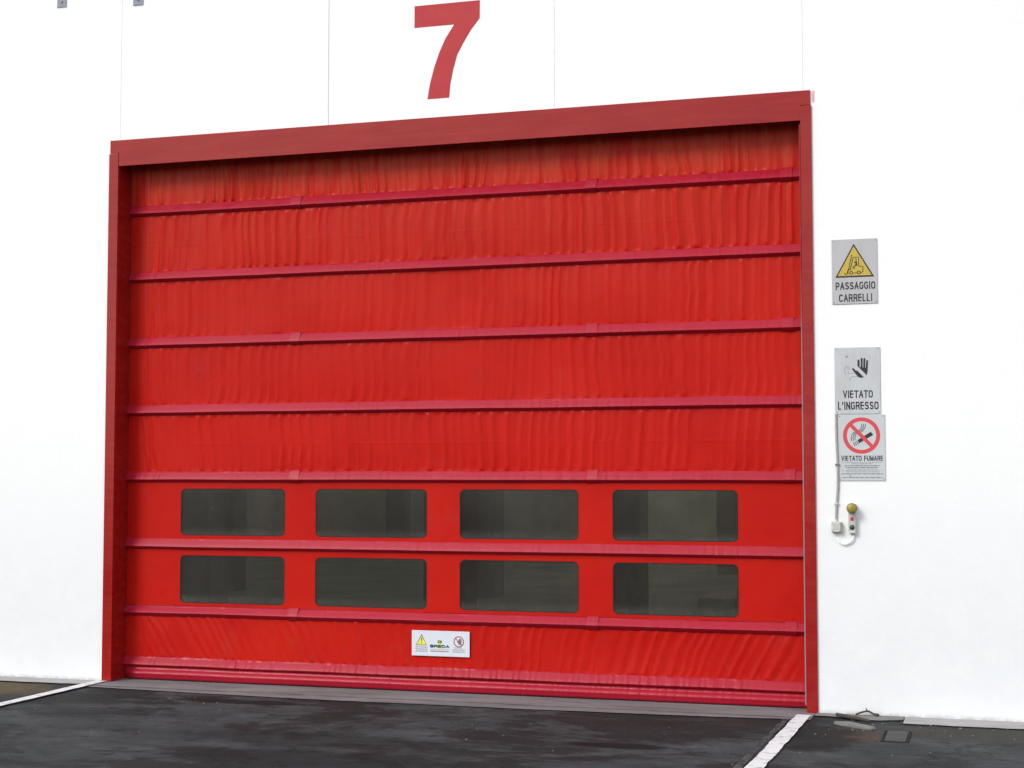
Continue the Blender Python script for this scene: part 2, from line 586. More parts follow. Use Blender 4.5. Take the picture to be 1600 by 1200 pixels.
c = blotch(M, c, -.75, -.55, .62, .42, (.115, .088, .045), .85, 4)          # ochre soil by the left wall
c = blotch(M, c, 5.72, -.80, .26, .20, (.085, .055, .042), .75, 7)          # rusty patch by the right wall
c = blotch(M, c, 6.5, -.55, .9, .30, (.060, .055, .046), .6, 5)             # dusty earth along the right wall
c = blotch(M, c, 5.50, -.95, .26, .55, (.012, .012, .012), .7, 5)           # tar beside the white line
c = blotch(M, c, 2.6, -1.9, 1.0, .30, (.014, .0165, .0165), .5, 3)
c = blotch(M, c, 3.0, -2.5, 1.1, .35, (.012, .014, .014), .6, 3)
c = blotch(M, c, 4.45, -1.55, .35, .10, (.010, .009, .010), .8, 5)
c = blotch(M, c, 1.5, -.62, .55, .10, (.012, .010, .011), .8, 6)
M.color(c)
M.rough(M.math('SUBTRACT', .86, M.math('MULTIPLY', damp, .14)))
h = M.math('ADD', M.noise(210, 3, .6), M.math('MULTIPLY', M.noise(26, 5, .6), 1.4))
M.bump(h, .8, .008)
ASPHALT = M.m

# concrete
def concrete(name, a, b, dark, groove=None):
    M = Mat(name, a, .85, .3)
    f = M.noise(2.2, 7, .68, (.5, 1.6, 1))
    c = M.mix(M.ramp(f, [(.3, 0.0), (.7, 1.0)]), a, b)
    s = M.ramp(M.noise(4.2, 6, .7, (.35, 2.2, 1), .5), [(.52, 0.0), (.72, 1.0)])
    c = M.mix(M.math('MULTIPLY', s, .6), c, dark)
    g = M.ramp(M.noise(160, 3, .6), [(.6, 0.0), (.75, 1.0)])
    c = M.mix(M.math('MULTIPLY', g, .3), c, dark)
    if groove is not None:                # dirt packed along the rail groove
        yy = M.math('ADD', M.xyz()[1], M.math('MULTIPLY', M.math('SUBTRACT', M.noise(3, 5, .7), .5), .05))
        m = M.math('MULTIPLY', M.range(yy, groove - .035, groove - .008), M.range(yy, groove + .030, groove + .006))
        c = M.mix(M.math('MULTIPLY', m, M.ramp(M.noise(5, 6, .7), [(.35, .1), (.6, .9)])), c, (.045, .042, .045))
    M.color(c)
    M.bump(M.math('ADD', M.noise(150, 3), M.math('MULTIPLY', M.noise(20, 4), 1.2)), .4, .004)
    return M.m


THRESH = concrete('worn_threshold_concrete', (.13, .128, .130), (.235, .230, .232), (.05, .047, .050), -.215)
KERB = concrete('pale_kerb_concrete', (.29, .275, .27), (.40, .385, .38), (.16, .145, .14))
SLAB = concrete('broken_concrete', (.16, .155, .145), (.23, .22, .205), (.085, .08, .07))
IRON = concrete('dusty_cover_metal', (.05, .05, .049), (.085, .085, .081), (.026, .025, .023))
ADDED_SKYLIGHT = bpy.data.materials.new('frosted_added_skylight')
ADDED_SKYLIGHT.use_nodes = True
_t = ADDED_SKYLIGHT.node_tree
_t.nodes.clear()
_o = _t.nodes.new('ShaderNodeOutputMaterial'); _a = _t.nodes.new('ShaderNodeBsdfTransparent'); _d = _t.nodes.new('ShaderNodeBsdfDiffuse'); _m = _t.nodes.new('ShaderNodeMixShader')
_a.inputs[0].default_value = (.92, .92, .90, 1); _d.inputs[0].default_value = (.7, .7, .68, 1); _m.inputs[0].default_value = .15
_t.links.new(_a.outputs[0], _m.inputs[1]); _t.links.new(_d.outputs[0], _m.inputs[2]); _t.links.new(_m.outputs[0], _o.inputs[0])
INNER = plain('hall_wall', (.62, .60, .54), .9, .3, 0, .3, .8)
INNER_FLOOR = plain('hall_floor', (.40, .39, .36), .5, .4, 0, .3, 1.2)
INNER_COL = plain('hall_column', (.16, .15, .13), .8)

M = Mat('worn_road_paint', (.7, .7, .7), .7, .3)
wear = M.ramp(M.noise(16, 6, .72), [(.55, 0.0), (.66, 1.0)])
dirt = M.ramp(M.noise(4, 5, .7), [(.4, 0.0), (.8, 1.0)])
c = M.mix(M.math('MULTIPLY', dirt, .35), (.70, .70, .71), (.42, .41, .42))
c = M.mix(M.math('MULTIPLY', wear, .8), c, (.12, .12, .125))
M.color(c)
M.bump(M.noise(170, 3), .4, .003)
ROADPAINT = M.m
M = Mat('faded_road_paint', (.1, .1, .1), .8, .3)
wear = M.ramp(M.noise(13, 6, .75), [(.40, 0.0), (.56, 1.0)])
M.color(M.mix(wear, (.085, .09, .088), (.024, .0245, .027)))
M.bump(M.noise(170, 3), .4, .003)
OLDPAINT = M.m
RIM = plain('dirty_rim', (.030, .030, .029), .95, .05)
BARK = plain('dry_twig', (.055, .042, .035), .85)
PEBBLE = plain('grey_pebble', (.13, .125, .115), .85, .3, 0, .4, 25)
BOARD = plain('pale_board', (.66, .57, .44), .8)

# ------------------------------------------------------------------ ground
YW = 0.012         # outer face of the wall; the frame's front is at y = 0
X0, X1 = 0.075, 5.345          # clear opening between the jambs
ZL = 3.995         # underside of the lintel


def sheet(name, pts, z, mat, parent=None, kind='structure', thick=0.0):
    bm = bmesh.new()
    vs = [bm.verts.new((x, y, z)) for x, y in pts]
    f = bm.faces.new(vs)
    if thick:
        r = bmesh.ops.extrude_face_region(bm, geom=[f])
        for v in r['geom']:
            if isinstance(v, bmesh.types.BMVert): v.co.z -= thick
    bmesh.ops.triangulate(bm, faces=bm.faces)
    o = bm_obj(name, bm, mat, parent)
    me = o.data
    if kind: o['kind'] = kind
    return o


g = sheet('asphalt_ground', [(-400, -400), (400, -400), (400, 400), (-400, 400)], 0.0, ASPHALT)
if g.data.polygons[0].normal.z < 0: g.data.flip_normals()


def ragged(xa, xb, ya, yb, step, amp, seed, both=False):
    """strip along x from xa to xb, straight at yb (wall side), ragged front edge round ya"""
    n = max(2, int((xb - xa) / step))
    xs = np.linspace(xa, xb, n)
    e = amp * (n1(xs / .9, seed) + .5 * n1(xs / .22, seed + 1) + .35 * n1(xs / .05, seed + 2))
    yy = (ya(xs) if callable(ya) else ya) + e
    return [(float(x), float(y)) for x, y in zip(xs, yy)] + [(xb, yb), (xa, yb)]


thr_edge = lambda xs: -0.285 - 0.105 * np.sin(np.clip(xs / 5.4, 0, 1) * math.pi) ** .8
sheet('door_threshold', ragged(-.02, 5.40, thr_edge, 1.2, .03, .010, 3), 0.006, THRESH)
sheet('foundation_strip', ragged(-9.0, -.024, -.20, .30, .05, .016, 9), 0.010, KERB)
sheet('foundation_strip', ragged(5.98, 15.0, -.262, .30, .03, .022, 12), 0.007, KERB)
sheet('foundation_strip', ragged(5.405, 5.975, lambda xs: -.17 - .05 * np.sin(xs * 9), .30, .02, .022, 15), 0.008, SLAB)


def paint_line(name, xa, xb, ya, yb, mat, z, seed, amp=.004, lean=0.0):
    n = 220
    ys = np.linspace(ya, yb, n)
    l = xa + amp * (n1(ys / .12, seed) + .6 * n1(ys / .03, seed + 1))
    r = xb + amp * (n1(ys / .12, seed + 2) + .6 * n1(ys / .03, seed + 3))
    l = l + lean * (ys - ya); r = r + lean * (ys - ya)
    pts = [(float(a), float(b)) for a, b in zip(l, ys)] + [(float(a), float(b)) for a, b in zip(r[::-1], ys[::-1])]
    return sheet(name, pts, z, mat)


paint_line('road_marking', -.045, .050, -.012, -9, ROADPAINT, .0135, 21, .003)
paint_line('road_marking', 5.292, 5.388, -.115, -9, ROADPAINT, .0105, 26, .0045, .024)
paint_line('old_road_marking', 5.225, 5.268, -.24, -9, OLDPAINT, .0045, 31, .007, .024)

# ------------------------------------------------------------------ warehouse
wh = thing('warehouse', 'white rendered warehouse front with a large red door and the red number seven', 'building', (2.7, YW, 0))
TOP = 8.0


def panel(pts, depth=.26):
    bm = bmesh.new()
    prism_xz(bm, pts, YW, YW + depth)
    o = bm_obj('wall_panel', bm, WALL, wh)
    md = o.modifiers.new('edge', 'BEVEL')
    md.width = .002; md.segments = 1; md.limit_method = 'ANGLE'
    return o


G = .0017
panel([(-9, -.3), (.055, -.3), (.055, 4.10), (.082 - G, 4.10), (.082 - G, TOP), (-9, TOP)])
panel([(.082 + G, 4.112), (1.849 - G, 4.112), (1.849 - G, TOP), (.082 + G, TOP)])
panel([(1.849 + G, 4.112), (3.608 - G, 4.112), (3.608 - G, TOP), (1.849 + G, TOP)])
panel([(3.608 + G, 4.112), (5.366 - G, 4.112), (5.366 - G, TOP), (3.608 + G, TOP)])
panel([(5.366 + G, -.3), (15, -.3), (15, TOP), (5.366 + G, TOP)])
for x, m, dep in ((.082, SEAL_PALE, .0025), (1.849, SEAL_DARK, .004), (3.608, SEAL_PALE, .003), (5.366, SEAL_PALE, .003)):
    box('joint_seal', x - G - .001, x + G + .001, YW + dep, YW + .05, 4.11, TOP - .01, m, wh)
# rest of the hall, so that it is dark and closed behind the windows
box('side_wall', -9, -8.75, YW + .262, 22, -.3, TOP, INNER, wh)
box('side_wall', 14.75, 15, YW + .262, 22, -.3, TOP, INNER, wh)
box('rear_wall', -9, 15, 22.003, 22.25, -.3, TOP, INNER, wh)
for xa, xb in ((-9.1, -5.2), (-2.8, 1.6), (4.0, 8.2), (10.6, 15.1)):
    box('roof', xa, xb, -.02, 22.3, TOP + .003, TOP + .25, WALL, wh)
for xa, xb in ((-5.2, -2.8), (1.6, 4.0), (8.2, 10.6)):
    box('added_skylight', xa + .002, xb - .002, .02, 22.28, TOP + .19, TOP + .20, ADDED_SKYLIGHT, wh)  # unseen roof light, added to brighten the hall behind the panes
    for ya, yb in ((-.02, .018), (22.282, 22.3)):
        box('added_skylight_end', xa + .002, xb - .002, ya, yb, TOP + .003, TOP + .25, WALL, wh)
box('hall_floor', -8.74, 14.74, 1.21, 22, -.2, .02, INNER_FLOOR, wh)
for cx, cy in ((-.9, 3.2), (1.7, 3.2), (3.35, 3.2), (-3.4, 8.5), (.3, 8.5), (-6.6, 14), (-2.2, 14), (2.6, 14), (-5.0, 19)):
    box('column', cx - .2, cx + .2, cy - .2, cy + .2, .021, TOP - .002, INNER_COL, wh, .02)

ld = thing('pallet_load', 'low boxes on a pallet dimly seen through the lower right window', 'pallet', (4.0, 4.8, .02))
for k in range(3): box('pallet_bearer', 3.5, 4.55, 4.35 + k * .4, 4.45 + k * .4, .021, .12, BOARD, ld)
box('pallet_deck', 3.5, 4.55, 4.3, 5.3, .121, .145, BOARD, ld)
box('carton', 3.82, 4.18, 4.35, 5.2, .146, .40, BOARD, ld, .01)
box('carton', 4.20, 4.52, 4.35, 5.2, .146, .52, BOARD, ld, .01)

seven = [(2.536, 5.043), (3.044, 5.043), (3.043, 4.910), (2.975, 4.828), (2.914, 4.732), (2.870, 4.652), (2.840, 4.548), (2.818, 4.443), (2.808, 4.340),
         (2.639, 4.340), (2.659, 4.455), (2.691, 4.572), (2.733, 4.687), (2.777, 4.779), (2.815, 4.835), (2.846, 4.880), (2.536, 4.880)]
o = link_mesh('numeral', curve_mesh([seven], YW - .0015, .003), NUMERAL, wh)
o['label'] = 'large red painted numeral 7 on the white wall above the door'
sm = [(5.4235, 4.197), (5.443, 4.196), (5.442, 4.16), (5.440, 4.118), (5.431, 4.112), (5.4235, 4.125)]
o = link_mesh('paint_smear', curve_mesh([sm], YW - .001, .002), SMEAR, wh)
o['label'] = 'pink smear of paint beside the top right corner of the frame'

# ------------------------------------------------------------------ door frame
fr = thing('door_frame', 'red painted steel frame around the large folding door', 'door frame', (2.7, 0, 0))
bm = bmesh.new()
prism_xz(bm, [(0, 4.2), (5.413, 4.2), (5.413, 4.098), (5.347, 4.098), (5.347, 4.094), (5.3445, 4.094), (5.3445, ZL), (.0775, ZL), (.0775, 4.094), (.074, 4.094), (.074, 4.098), (0, 4.098)], 0, .011)
lint = bm_obj('lintel', bm, FRAME, fr)
md = lint.modifiers.new('edge', 'BEVEL'); md.width = .0025; md.segments = 2; md.limit_method = 'ANGLE'
box('cavity_shade_board', .0785, 5.3435, .0125, .30, 4.098, 4.110, DARK_PLASTIC, fr)  # dark board added to stand for shade in the open cavity behind the lintel


def jamb(xo, xi, sgn):
    """L-shaped post: front flange xo..xi and the return into the opening at xi"""
    bm = bmesh.new()
    a, b = sorted((xo, xi))
    add_box(bm, a, b, -.003, .0115, 0.002, 4.0945, .002, 2)
    r0, r1 = sorted((xi, xi - sgn * .012))
    add_box(bm, r0 + .0004, r1 - .0004, .0122, .24, 0.002, 4.092, .001, 1)
    return bm_obj('jamb', bm, FRAME, fr)


jl = jamb(-.007, X0, 1)
jr = jamb(5.419, X1, -1)
box('weld_bead', .070, .0785, -.0035, .004, 4.0955, 4.108, FRAME, fr, .002)
gs = box('guide_strip', X1 - .0105, X1 - .0020, .002, .016, .055, 3.97, GUIDE, fr, .0015)
gs['label'] = 'thin bare metal guide strip along the right jamb'
box('side_guide', X0 + .0008, X0 + .010, .236, .34, .01, 3.98, DARK_PLASTIC, fr)
box('side_guide', X1 - .010, X1 - .0008, .236, .34, .01, 3.98, DARK_PLASTIC, fr)

# ------------------------------------------------------------------ folding door curtain
YC = .200          # front of the cloth
door = thing('folding_door', 'red fabric folding door with two rows of windows closed to the ground', 'door', (2.7, YC, 0))
CX0, CX1 = X0 + .0035, X1 + -.0035
beam_z = [3.643, 3.119, 2.600, 2.072, 1.552, 1.034, .525]     # lip of each beam
UP, DN, OUT = .060, .024, .039                                # upper face height, lower face height, depth


def curtain(z0, z1, amp, seed, slant=0.0, seam=None, nx=1250, nz=15, seamamp=1.0):
    xs = np.linspace(CX0, CX1, nx)
    t = np.linspace(0, 1, nz)
    zs = z0 + (z1 - z0) * (t - .06 * np.sin(2 * math.pi * t))
    if seam is not None:
        zs = np.sort(np.concatenate([zs, [seam - .008, seam - .003, seam, seam + .003, seam + .008]]))
    Xg, Zg = np.meshgrid(xs, zs)
    h = z1 - z0
    zc = Zg - (z0 + z1) / 2
    sl = slant * (1 - 1.8 * (Xg - CX0) / (CX1 - CX0)) if slant else 0.06 * n1(Xg / .5, seed + 5)
    u = Xg + sl * zc + .012 * n2(Xg / .3, Zg / .12, seed)
    a1 = n1(u / .034, seed); a2 = n1(u / .062, seed + 1); a3 = n1(u / .30, seed + 2); a4 = n1(u / .017, seed + 3)
    ph = 2 * math.pi * u / .086 + 3.4 * n1(u / .31, seed + 30) + 1.2 * n1(u / .12, seed + 31)
    fold = (.70 + .55 * n1(u / .19, seed + 32)) * (np.cos(ph) + .22 * np.cos(2 * ph + 1)) + .75 * a1 + .35 * a2 + .45 * a3
    fold = np.where(fold > 0, np.abs(fold) ** 1.2, -.75 * np.abs(fold) ** .95)
    dt = (z1 - Zg); db = (Zg - z0)
    env = .55 + .65 * np.exp(-dt / .10) + .75 * np.exp(-db / .10)
    env *= .65 + .7 * (n1(Xg / .33, seed + 9) * .5 + .5)
    pin = (1 - np.exp(-db / .010)) * (1 - np.exp(-dt / .010))
    tuck = a4 * (np.exp(-db / .022) + .7 * np.exp(-dt / .022)) * 1.1 * np.clip(n1(Xg / .11, seed + 12) + .35, 0, 1)
    edge = np.clip((Xg - CX0 - .10) / .10, 0, 1) * np.clip((CX1 - .02 - Xg) / .08, .15, 1)
    d = amp * (fold * env * pin * edge + tuck * pin * edge)
    # welded-on edge tape at the left, and its fold
    d += .0032 * np.exp(-((Xg - CX0 - .176 - .006 * n1(Zg / .11, seed + 4)) / .011) ** 2) * pin
    d -= .0020 * np.exp(-((Xg - CX0 - .202 - .006 * n1(Zg / .11, seed + 4)) / .012) ** 2) * pin
    if seam is not None:
        d += .0007 * np.exp(-((Zg - seam) / .0035) ** 2) * np.clip(.6 + n1(Xg / .2, seed + 8), .15, 1)
    # general belly of the cloth
    d += .006 * np.sin(math.pi * np.clip((Zg - z0) / h, 0, 1)) * n1(Xg / .9, seed + 20)
    Yg = YC - d
    nzz = len(zs)
    co = np.stack([Xg, Yg, Zg], -1).reshape(-1, 3)
    idx = np.arange(nzz * nx).reshape(nzz, nx)
    q = np.stack([idx[:-1, :-1], idx[:-1, 1:], idx[1:, 1:], idx[1:, :-1]], -1).reshape(-1, 4)
    me = bpy.data.meshes.new('curtain_panel')
    me.from_pydata(co.tolist(), [], q.tolist())
    return link_mesh('curtain_panel', me, PVC, door, smooth=True)


bands = []
top = 4.092
spec = [  # amp, slant, seam
    (.0074, 0, None), (.0050, 0, 3.385), (.0031, 0, None), (.0033, 0, None), (.0034, .12, 1.825)]
for i, (amp, sl, seam) in enumerate(spec):
    z1 = top if i == 0 else beam_z[i - 1] - DN + .004
    z0 = beam_z[i] + UP - .004
    curtain(z0, z1, amp, 40 + 7 * i, sl, seam, nz=19)

# two bands with windows
WIN_X = [(.545, 1.432), (1.682, 2.577), (2.829, 3.728), (3.975, 4.868)]
for i, (wz0, wz1) in ((5, (1.121, 1.482)), (6, (.603, .970))):
    z1 = beam_z[i - 1] - DN + .004
    z0 = beam_z[i] + UP - .004
    outer = [(CX0, z0), (CX1, z0), (CX1, z1), (CX0, z1)]
    holes = [round_rect(a, b, wz0, wz1, .042) for a, b in WIN_X]
    me = curve_mesh([outer] + [list(reversed(hh)) for hh in holes], YC, .0035)
    cp = link_mesh('curtain_panel', me, PVC, door)
    for (a, b) in WIN_X:
        pn = link_mesh('window_pane', curve_mesh([round_rect(a - .012, b + .012, wz0 - .012, wz1 + .012, .052)], YC + .0045, .0008), FILM, cp)
        link_mesh('pane_rim', curve_mesh([round_rect(a - .0005, b + .0005, wz0 - .0005, wz1 + .0005, .0425), list(reversed(round_rect(a + .0065, b - .0065, wz0 + .0065, wz1 - .0065, .036)))], YC + .0012, .0030), FILM_EDGE, cp)

# bottom band
curtain(.176, beam_z[6] - DN + .004, 0.0031, 101, .75, None, nz=19)


def sweep(name, prof, parent, mat, seed, wob=.0012, xa=CX0, xb=CX1, n=1000, tuck=.0, taper=0.0, pucker=.0014):
    """profile of (out, z) swept along x with slight wobble; out is towards the camera"""
    P = np.array(prof)
    xs = np.linspace(xa, xb, n)
    w = wob * (n1(xs / .35, seed) + .6 * n1(xs / .07, seed + 1)) + pucker * (n1(xs / .021, seed + 6) * (n1(xs / .4, seed + 7) * .5 + .6))
    wz = wob * 1.1 * (n1(xs / .5, seed + 2) + .25 * n1(xs / .045, seed + 3))
    tk = np.clip(n1(xs / .03, seed + 4) - .72, 0, 1) * tuck / .28
    k = len(P)
    out = P[:, 0][None, :] + (P[:, 0] > .004)[None, :] * (w[:, None] - tk[:, None] * (.5 + .5 * np.sin(np.arange(k) * 1.7))[None, :])
    if taper:
        end = np.clip((xs - xa) / taper, 0, 1) ** .5
        out = out * (.15 + .85 * end)[:, None]
    zz = P[:, 1][None, :] + wz[:, None]
    if taper:
        zz = zz + ((1 - end) ** 2)[:, None] * .045 * (P[:, 1].max() - P[:, 1])[None, :] / (P[:, 1].max() - P[:, 1].min())
    Xg = np.repeat(xs[:, None], k, 1)
    co = np.stack([Xg, YC - out, zz], -1).reshape(-1, 3)
    idx = np.arange(n * k).reshape(n, k)
    q = np.stack([idx[:-1, :-1], idx[1:, :-1], idx[1:, 1:], idx[:-1, 1:]], -1).reshape(-1, 4)
    me = bpy.data.meshes.new(name)
    me.from_pydata(co.tolist(), [], q.tolist())
    o = link_mesh(name, me, mat, parent, smooth=True)
    return o


def beam_profile(zl, up=UP, dn=DN, out=OUT, grow=0.0):
    p = [(-.004, zl + up + .006), (.002, zl + up + .002), (.006, zl + up - .004)]
    for k in range(1, 6):
        t = k / 6
        p.append((.006 + (out - .006) * t + .0004 * math.sin(math.pi * t), zl + up - .004 - (up - .006) * t))
    p += [(out - .0012, zl + .0022), (out, zl + .0004), (out - .0014, zl - .0012)]
    for k in range(1, 4):
        t = k / 4
        p.append((out - .0015 - (out - .004) * t, zl - .002 - (dn - .004) * t))
    p += [(.001, zl - dn + .001), (-.004, zl - dn)]
    return [(a + grow, b) for a, b in p]


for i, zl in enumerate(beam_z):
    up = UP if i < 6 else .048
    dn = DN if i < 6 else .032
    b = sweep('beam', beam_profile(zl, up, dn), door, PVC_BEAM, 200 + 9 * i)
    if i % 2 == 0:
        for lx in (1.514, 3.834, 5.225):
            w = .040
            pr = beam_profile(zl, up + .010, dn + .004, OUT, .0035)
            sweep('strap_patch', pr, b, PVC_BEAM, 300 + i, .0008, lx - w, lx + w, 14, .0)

# bottom beam, lower rib and ground seal
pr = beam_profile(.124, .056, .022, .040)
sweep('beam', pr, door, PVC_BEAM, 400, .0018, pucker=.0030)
ribp = [(-.004, .104), (.012, .1035), (.013, .090), (.018, .083), (.030, .074), (.038, .062), (.040, .055), (.0385, .048), (.034, .040),
        (.033, .030), (.030, .020), (.022, .0125), (.008, .0105), (-.03, .011)]
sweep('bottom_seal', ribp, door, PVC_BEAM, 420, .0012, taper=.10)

# notice sticker on the door
sx0, sx1, sz0, sz1 = 2.465, 2.912, .267, .451
pl = thing('notice_plate', 'small white sign with a yellow triangle stuck low on the red door', 'sign', (2.69, YC - .016, .267))
YS = YC - .0160
PY = YS - .0012
box('plate', sx0, sx1, YS, YS + .0035, sz0, sz1, STICKER, pl, .001, 1)
U = lambda u: sx0 + u * (sx1 - sx0)
V = lambda v: sz1 - v * (sz1 - sz0)
link_mesh('warning_triangle', curve_mesh([[(U(.173), V(.14)), (U(.265), V(.585)), (U(.068), V(.585))]], PY + .0006, .0005), INK_GREY, pl)
link_mesh('triangle_field', curve_mesh([[(U(.173), V(.205)), (U(.250), V(.558)), (U(.085), V(.558))]], PY + .0002, .0003), YELLOW_PALE, pl)
link_mesh('exclamation_mark', curve_mesh([[(U(.165), V(.29)), (U(.184), V(.29)), (U(.179), V(.44)), (U(.170), V(.44))], round_rect(U(.167), U(.182), V(.525), V(.475), .0028)], PY - .0002, .0003), INK, pl)


def ring(cx, cz, ro, ri, n=48):
    f = lambda r: [(cx + r * math.cos(2 * math.pi * k / n), cz + r * math.sin(2 * math.pi * k / n)) for k in range(n)]
    return [f(ro), list(reversed(f(ri)))] if ri else [f(ro)]


def bar2(xa, za, xb, zb, w):
    d = Vector((xb - xa, zb - za)).normalized()
    n = Vector((-d.y, d.x)) * w / 2
    return [(xa + n.x, za + n.y), (xb + n.x, zb + n.y), (xb - n.x, zb - n.y), (xa - n.x, za - n.y)]


def poly_line(pts, w):
    """mitred stroke as one closed loop"""
    P = [Vector(p) for p in pts]
    L, Rr = [], []
    for i, p in enumerate(P):
        d = (P[min(i + 1, len(P) - 1)] - P[max(i - 1, 0)]).normalized()
        n = Vector((-d.y, d.x)) * w / 2
        L.append((p.x + n.x, p.y + n.y)); Rr.append((p.x - n.x, p.y - n.y))
    return L + list(reversed(Rr))


ccx, ccz, cr = U(.815), V(.405), .0395
link_mesh('prohibition_ring', curve_mesh(ring(ccx, ccz, cr, cr - .0065), PY + .0002, .0005), SIGN_RED_DARK, pl)
link_mesh('prohibition_bar', curve_mesh([bar2(ccx - .024, ccz + .024, ccx + .024, ccz - .024, .0055)], PY - .0004, .0004), SIGN_RED_DARK, pl)
hand_s = [(-.016, -.002), (-.006, -.010), (-.004, -.021), (.014, -.021), (.019, -.004), (.019, .014), (.015, .021), (.008, .023), (.002, .021), (-.002, .014), (-.004, .003), (-.013, .005)]
link_mesh('hand_mark', curve_mesh([[(ccx + .002 + a, ccz + b) for a, b in hand_s]], PY, .0004), INK_GREY, pl)
link_mesh('logo_field', curve_mesh([[(U(.483), V(.34)), (U(.517), V(.44)), (U(.503), V(.60)), (U(.515), V(.72)), (U(.483), V(.78)), (U(.452), V(.72)), (U(.463), V(.60)), (U(.45), V(.44))]], PY + .0006, .0004), YELLOW_PALE, pl)
link_mesh('logo_mark', curve_mesh([round_rect(U(.453), U(.521), V(.480), V(.375), .004), list(reversed(round_rect(U(.470), U(.500), V(.450), V(.405), .002)))], PY - .0002, .0005), INK_GREEN, pl)
link_mesh('lettering', text_mesh('BREDA', U(.320), U(.655), V(.665), V(.545), PY - .0002, .0006, .30, .10, 2.1), INK_GREEN, pl)


def greek(name, u0, u1, v, h, mat, parent, U, V, y, seed, word=(.02, .05), gap=.008, depth=.0005):
    """a line of print too small to read: word-long dashes"""
    r = random.Random(seed)
    loops = []
    x = u0
    while x < u1 - .01:
        w = min(r.uniform(*word), u1 - x)
        loops.append([(U(x), V(v + h / 2)), (U(x + w), V(v + h / 2)), (U(x + w), V(v - h / 2)), (U(x), V(v - h / 2))])
        x += w + gap
    return link_mesh(name, curve_mesh(loops, y, depth), mat, parent)


for k, v in enumerate((.655, .735, .815)):
    greek('small_print', .068, .272, v, .04, INK_FAINT, pl, U, V, PY + .0002, 900 + k)
for k, v in enumerate((.645, .725, .805)):
    greek('small_print', .71 + (.03 if k == 0 else 0), .915 - (.05 if k == 0 else 0), v, .04, INK_FAINT, pl, U, V, PY + .0002, 910 + k)
greek('small_print', .325, .65, .725, .018, INK_FAINT, pl, U, V, PY + .0001, 921)
greek('small_print', .325, .65, .800, .038, INK_GREY, pl, U, V, PY + .0001, 922, (.012, .03), .005)

# ------------------------------------------------------------------ wall signs
def sign_plate(name, label, x0, x1, z0, z1, mat, bulge, seed):
    t = thing(name, label, 'sign', ((x0 + x1) / 2, YW, z0))
    yb = YW - .0065
    bm = bmesh.new()
    nx, nz = 14, 18
    def off(x, zz):
        u = (x - x0) / (x1 - x0); v = (zz - z0) / (z1 - z0)
        return 0.0
    add_box(bm, x0, x1, yb, yb + .0022, z0, z1, .0008, 1)
    o = bm_obj('plate', bm, mat, t)
    for sx in (x0 + .012, x1 - .012):
        for sz in (z0 + .012, z1 - .012):
            bm = bmesh.new()
            lathe_y(bm, sx, sz, [(0, yb - .0022), (.0028, yb - .0018), (.0038, yb - .0002), (.0038, YW + .002)], 12)
            bm_obj('screw', bm, SCREW, t)
    return t, yb


def uv(x0, x1, z0, z1):
    return (lambda u: x0 + u * (x1 - x0)), (lambda v: z1 - v * (z1 - z0))


# forklift sign
S1 = (5.5435, 5.843, 2.730, 3.1665)
t1, yb = sign_plate('forklift_warning_sign', 'wall sign with yellow forklift triangle, reading PASSAGGIO CARRELLI', *S1, PLATE_A, .004, 1)
U, V = uv(*S1)
y = yb - .0006
link_mesh('warning_triangle', curve_mesh([[(U(.487), V(.070)), (U(.93), V(.590)), (U(.075), V(.590))]], y, .0005), INK, t1)
link_mesh('triangle_field', curve_mesh([[(U(.487), V(.112)), (U(.875), V(.565)), (U(.128), V(.565))]], y - .0005, .0005), YELLOW, t1)
fl = lambda a, b: (548 + (a - 548) * 1.12, 470 + (b - 470) * 1.12)
px = lambda a, b: (U((fl(a, b)[0] - 250) / 615), V((fl(a, b)[1] - (127 - (fl(a, b)[0] - 250) / 615 * 18)) / 868))
W = .0055
fk = []
for a in [[(526, 345), (505, 430), (486, 520), (468, 572)], [(541, 382), (506, 518)], [(540, 377), (606, 374), (608, 480)], [(606, 482), (658, 482), (656, 548), (628, 560)],
          [(588, 562), (545, 563)], [(490, 565), (470, 560), (478, 525), (520, 514)], [(470, 572), (455, 580), (430, 566)], [(538, 505), (543, 482), (562, 484), (560, 505), (538, 505)]]:
    fk.append(poly_line([px(*q) for q in a], W))
for cx_, cy_ in ((517, 560), (607, 557)):
    c = px(cx_, cy_)
    fk += ring(c[0], c[1], .0125, .0068, 20)
fkm = bmesh.new()
for lp in fk[:8]:
    tmp = curve_mesh([lp], y - .0010, .0005)
    fkm.from_mesh(tmp); bpy.data.meshes.remove(tmp)
for k in (8, 10):
    tmp = curve_mesh(fk[k:k + 2], y - .0011, .0006)
    fkm.from_mesh(tmp); bpy.data.meshes.remove(tmp)
drv = [px(*q) for q in [(568, 422), (586, 418), (592, 476), (556, 478), (556, 466), (570, 462), (568, 442), (552, 440), (552, 432)]]
tmp = curve_mesh([drv], y - .0010, .0005); fkm.from_mesh(tmp); bpy.data.meshes.remove(tmp)
c = px(576, 402)
tmp = curve_mesh(ring(c[0], c[1], .0052, 0, 16), y - .0010, .0005); fkm.from_mesh(tmp); bpy.data.meshes.remove(tmp)
bm_obj('forklift_symbol', fkm, INK, t1)
link_mesh('lettering', text_mesh('PASSAGGIO', U(.080), U(.950), V(.780), V(.660), y, .0005), INK, t1)
link_mesh('lettering', text_mesh('CARRELLI', U(.150), U(.880), V(.968), V(.846), y, .0005), INK, t1)

# keep-out sign
S2 = (5.5535, 5.852, 1.9925, 2.4375)
t2, yb = sign_plate('no_entry_sign', 'wall sign with a black raised hand, reading VIETATO L\'INGRESSO', *S2, PLATE_B, .004, 2)
U, V = uv(*S2)
y = yb - .0006
px = lambda a, b: (U((a - 235) / 722), V((b - (138 - (a - 235) / 722 * 14)) / 1030))
hm = bmesh.new()


